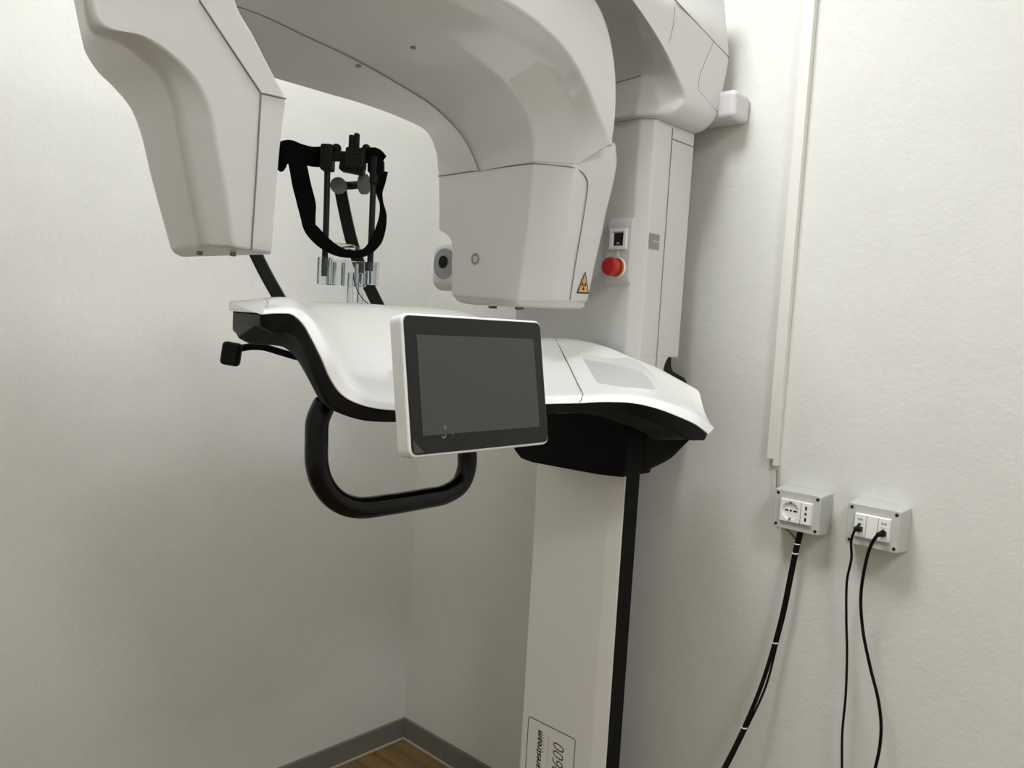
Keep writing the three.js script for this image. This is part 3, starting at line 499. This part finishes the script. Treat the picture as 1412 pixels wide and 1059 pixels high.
{ // head support on the chin arm
  const hs = group('head_support', 0, 0, 0, scanner);
  const yaw = Math.atan2(.686, .727), side = V(.727, 0, -.686);
  const at = (name, g, p, m, label, ry = yaw, rx = 0, rz = 0) => mesh(name, moved(g, p[0], p[1], p[2], ry, rx, rz), m, hs, label);
  mesh('rod', tube(D.rodL, .0056, 20, 14), barMat, hs); mesh('rod', tube(D.rodR, .0056, 20, 14), barMat, hs);
  // flat temple bars
  const flat = (name, pts, w) => mesh(name, ribbon(pts.map(p => [...p, w]), .010, side), barMat, hs);
  flat('temple_bar', D.bar1, .0225); flat('temple_bar', [[.705, 1.668, 1.055], [.7085, 1.64, 1.056], ...D.bar2], .021);
  const disc = new THREE.CylinderGeometry(.0148, .0148, .01, 32);
  at('temple_pad', disc, D.disc[0], padGrey, 'grey round pad', yaw, Math.PI / 2, 0);
  at('temple_pad', disc, [.71, 1.668, 1.05], padGrey, 'grey round pad', yaw, Math.PI / 2, 0);
  mesh('pad_arm', polyTube([D.disc[0], D.disc[2], D.disc[1]], .0075, 12), barMat, hs);
  at('temple_pad', new THREE.CylinderGeometry(.0185, .0185, .009, 32), D.disc[1], padGrey, 'grey round pad seen from its edge', yaw + 1.3, Math.PI / 2, 0);
  at('forehead_clamp', rbox(.022, .046, .03, .004), D.clampL, blackSoft);
  at('forehead_block', rbox(.034, .036, .03, .004), D.block, blackSoft);
  for (const dy of [.008, -.011]) { const p = [...D.block]; p[1] += dy; const g = moved(rbox(.012, .003, .004, .001), .004, 0, .0155); at('block_slot', g, p, screwBlack); }
  at('forehead_flange', rbox(.044, .018, .03, .005), D.flange, blackSoft, undefined, yaw, 0, -.14);
  at('height_knob', moved(rbox(.0095, .03, .012, .003), .005, .002, 0), D.knobtop, blackSoft);
  at('height_knob', moved(rbox(.0095, .027, .012, .003), -.004, 0, 0), D.knobtop, blackSoft);
  at('cross_bar', rbox(.085, .018, .014, .004), [(D.clampL[0] + D.clampR[0]) / 2 + .004, 1.722, (D.clampL[2] + D.clampR[2]) / 2 - .006], blackSoft);
  at('thumb_screw', new THREE.SphereGeometry(.009, 16, 10), D.clampM, blackSoft); at('thumb_screw', new THREE.SphereGeometry(.008, 16, 10), D.clampR, blackSoft);
  at('rod_clamp', rbox(.014, .05, .022, .004), [.8492, 1.7, .862], blackSoft);
  mesh('head_strap', ribbon(D.strap, .0022, side), strapMat, hs, 'black elastic head strap hanging in a loop');
  mesh('forehead_band', ribbon(D.band, .008, side), strapMat, hs, 'black padded forehead band');
  mesh('strap_coil', ribbon(D.coil, .02, side), strapMat, hs);
  at('band_end', new THREE.SphereGeometry(.022, 20, 14).scale(.55, 1.25, .6), D.dome, strapMat);
  // clear chin rest
  const cu = D.cup;
  const sleeve = (b, t) => { const h = t[1] - b[1]; return moved(new THREE.LatheGeometry([[.0068, 0], [.0125, 0], [.0135, .002], [.0135, h - .001], [.0125, h], [.0068, h], [.0068, 0]].map(q => new THREE.Vector2(...q)), 32), b[0], b[1], b[2]); };
  mesh('clear_sleeve', sleeve(cu.lb, cu.lt), clearMat, hs, 'clear plastic sleeve round a rod');
  mesh('clear_sleeve', sleeve(cu.rb, cu.rt), clearMat, hs, 'clear plastic sleeve round a rod');
  at('chin_plate', rbox(.072, .046, .006, .002), [cu.m[0], 1.513, cu.m[2]], clearMat, 'clear plastic chin plate');
  for (const dx of [-.022, -.006, .018]) { at('chin_rib', moved(rbox(.004, .042, .022, .0015), dx, 0, .0), [cu.m[0], 1.511, cu.m[2]], clearMat); }
  at('chin_rim', new THREE.TorusGeometry(.024, .0045, 10, 40, Math.PI * 1.1).scale(1.1, 1, 1), cu.rim, clearMat, 'clear curved chin rim', yaw, Math.PI / 2 - .15, 0);
  at('clear_stem', rbox(.009, .062, .014, .002), [cu.stem[0] - .004, 1.484, cu.stem[2] + .004], clearMat); at('clear_stem', rbox(.009, .062, .014, .002), [cu.stem[0] + .010, 1.484, cu.stem[2] - .008], clearMat);
  mesh('thin_wire', tube(D.wire, .0009, 30, 6), cableBlack, hs);
  // side paddle on a bent rod
  at('paddle', rbox(.036, .044, .02, .008, 4), D.pad, blackSoft, 'small black paddle', yaw, 0, -.12);
  mesh('paddle_rod', tube(D.padrod, .0066, 60, 14), blackDeep, hs, 'bent black rod');
}

// ---------------------------------------------------------------- right wall: trunking, outlets, cables
{
  const tr = group('cable_trunking', 0, 0, 0);
  tag(tr, 'white vertical cable trunking strip running up the right wall', 'trunking');
  mesh('trunking_cover', rbx(1.238, 1.2625, 1.1665, CEIL - .001, .0, .018, .0012), trunkMat, tr);
  mesh('trunking_end', rbx(1.254, 1.2625, 1.152, 1.1665, .0, .018, .0008), trunkMat, tr);
  mesh('trunking_base', rbx(1.2395, 1.254, 1.150, 1.1662, .0, .0035, .0005), trunkMat, tr);
  const th = mesh('feed_wire', tube([...D.thin.slice(0, 2), [1.2655, 1.064, .008], [1.267, 1.03, .004], [1.2715, 1.0165, .004]], .0022, 60, 8), std(0x8d8c86, .6), scanner.parent); tag(th, 'thin grey wire from the trunking end down past the left outlet box', 'wire');

  const outletBox = (x0, label) => {
    const cx = x0 + .0535, cy = 1.0662, b = group('outlet_box', cx, cy, 0); tag(b, label, 'outlet box', 'grey wall outlet boxes');
    const rect = (w, h, z) => [V(-w, -h, z), V(w, -h, z), V(w, h, z), V(-w, h, z)];
    mesh('housing', loft([rect(.0565, .0465, .001), rect(.0535, .0436, .047), rect(.0525, .0426, .0505), rect(.0515, .0416, .0515)], { straight: true, round: .005, n: 3 }), boxGrey, b);
    for (const [sx, sy] of [[-1, -1], [1, -1], [1, 1], [-1, 1]]) mesh('screw', moved(new THREE.CylinderGeometry(.0034, .0034, .003, 16), sx * .0445, sy * .0346, .051, 0, Math.PI / 2), screwBlack, b);
    mesh('inset_frame', rbx(-.036, .036, -.0245, .0245, .048, .053, .0015), socketWhite, b);
    return b;
  };
  const b1 = outletBox(1.2798, 'grey wall outlet box with round power socket, below the trunking end');
  { // round earthed socket with a flat module beside it
    const disc = new THREE.Shape([[-.0345, -.0235], [.0105, -.0235], [.0105, .0235], [-.0345, .0235]].map(q => new THREE.Vector2(...q)));
    const hole = new THREE.Path(); hole.absarc(-.012, 0, .0195, 0, Math.PI * 2); disc.holes.push(hole);
    mesh('socket_face', moved(new THREE.ExtrudeGeometry(disc, { depth: .005, bevelEnabled: true, bevelSize: .0004, bevelThickness: .0004, bevelSegments: 1, curveSegments: 24 }), 0, 0, .0525), socketWhite, b1);
    mesh('socket_module', rbx(.0125, .0345, -.0235, .0235, .052, .0585, .001), socketWhite, b1);
    for (const x of [-.0215, -.0025]) mesh('contact_slot', rbx(x - .004, x + .004, -.002, .0015, .0525, .0535, .0005), screwBlack, b1);
    mesh('contact_slot', moved(new THREE.CylinderGeometry(.0024, .0024, .001, 14), -.012, 0, .0534, 0, Math.PI / 2), screwBlack, b1);
    for (const y of [.0185, -.0185]) mesh('earth_clip', rbx(-.0135, -.0105, y - .003, y + .003, .053, .0585, .0005), std(0x55544f, .4), b1);
    for (const [y, h] of [[.0125, .0042], [0, .0028], [-.0125, .0042]]) mesh('contact_slot', rbx(.0235 - .0022, .0235 + .0022, y - h, y + h, .058, .0589, .0015), screwBlack, b1);
  }
  const b2 = outletBox(1.4415, 'grey wall outlet box with two network jacks, rightmost on the wall');
  for (const [i, x] of [-.0235, 0, .0235].entries()) {
    mesh(i === 1 ? 'blank_module' : 'jack_module', rbx(x - .0112, x + .0112, -.0235, .0235, .052, .0575, .001), socketWhite, b2);
    if (i !== 1) {
      mesh('jack_opening', rbx(x - .0065, x + .0065, -.012, -.002, .0572, .0579, .0003), std(0x3a3a38, .6), b2);
      for (const [dx, w, dy, h] of [[-.004, .0022, .0135, .004], [-.0008, .002, .0125, .003], [.003, .003, .013, .0045]]) mesh('printed_icon', rbx(x + dx - w / 2, x + dx + w / 2, dy - h / 2, dy + h / 2, .0574, .0578, .0001), std(0x77777a, .6), b2);
      mesh('icon_line', rbx(x - .006, x + .006, .0035, .005, .0574, .0577, .0001), std(0xc2c2c0, .6), b2);
    }
  }
  // power cable bundle: two cores strapped with white ties
  const bu = group('power_cable', 0, 0, 0); tag(bu, 'thick black power cable with white ties under the left outlet box', 'cable');
  const P = D.bundle.map(toV); P.push(V(1.19, .26, .2), V(1.14, .1, .25), V(1.08, .022, .28), V(1.01, .014, .3));
  mesh('main_cable', tube(P, .0047, 160, 12), cableBlack, bu);
  mesh('side_cable', tube(P.map((p, i) => p.clone().add(V(.0045 + (i === 5 ? .004 : 0), -.002, -.003))), .0027, 160, 8), cableBlack, bu);
  mesh('wire_tail', tube([[1.284, 1.0165, .006], [1.3025, 1.0085, .01], [1.3259, .9961, .022]], .0022, 20, 8), std(0x8d8c86, .6), bu, 'end of a thin grey wire');
  for (const t of D.ties) mesh('cable_tie', moved(new THREE.TorusGeometry(.0056, .0015, 8, 20), t[0] + .001, t[1], t[2], 0, Math.PI / 2, 0), tieWhite, bu);
  const net = (name, pts, r, end, label, x) => {
    const g = group(name, 0, 0, 0); tag(g, label, 'cable', 'network cables');
    const v = pts.map(toV); v.push(...end.map(toV));
    mesh('cable_jacket', tube(v, r, 180, 10), cableBlack, g);
    mesh('plug', rbx(x - .0058, x + .0058, 1.0662 - .0112, 1.0662 - .0025, .0582, .070, .0015), cableBlack, g);
    mesh('plug_boot', capped([V(x, 1.0662 - .007, .066), v[1].clone().lerp(V(x, 1.0592, .07), .4), v[1]], .0048, 12, 10), cableBlack, g);
  };
  net('network_cable', D.eth1, .0026, [[1.48, .3, .035], [1.475, .1, .04], [1.44, .012, .07], [1.3, .004, .16]], 'thin black network cable hanging nearly straight from the left jack', b2.position.x - .0235);
  net('network_cable', D.eth2, .0034, [[1.52, .3, .05], [1.5, .1, .06], [1.45, .012, .1], [1.3, .005, .2]], 'thicker black network cable hanging in a wide curve from the right jack', b2.position.x + .0235);
}

renderer.render(scene, camera);
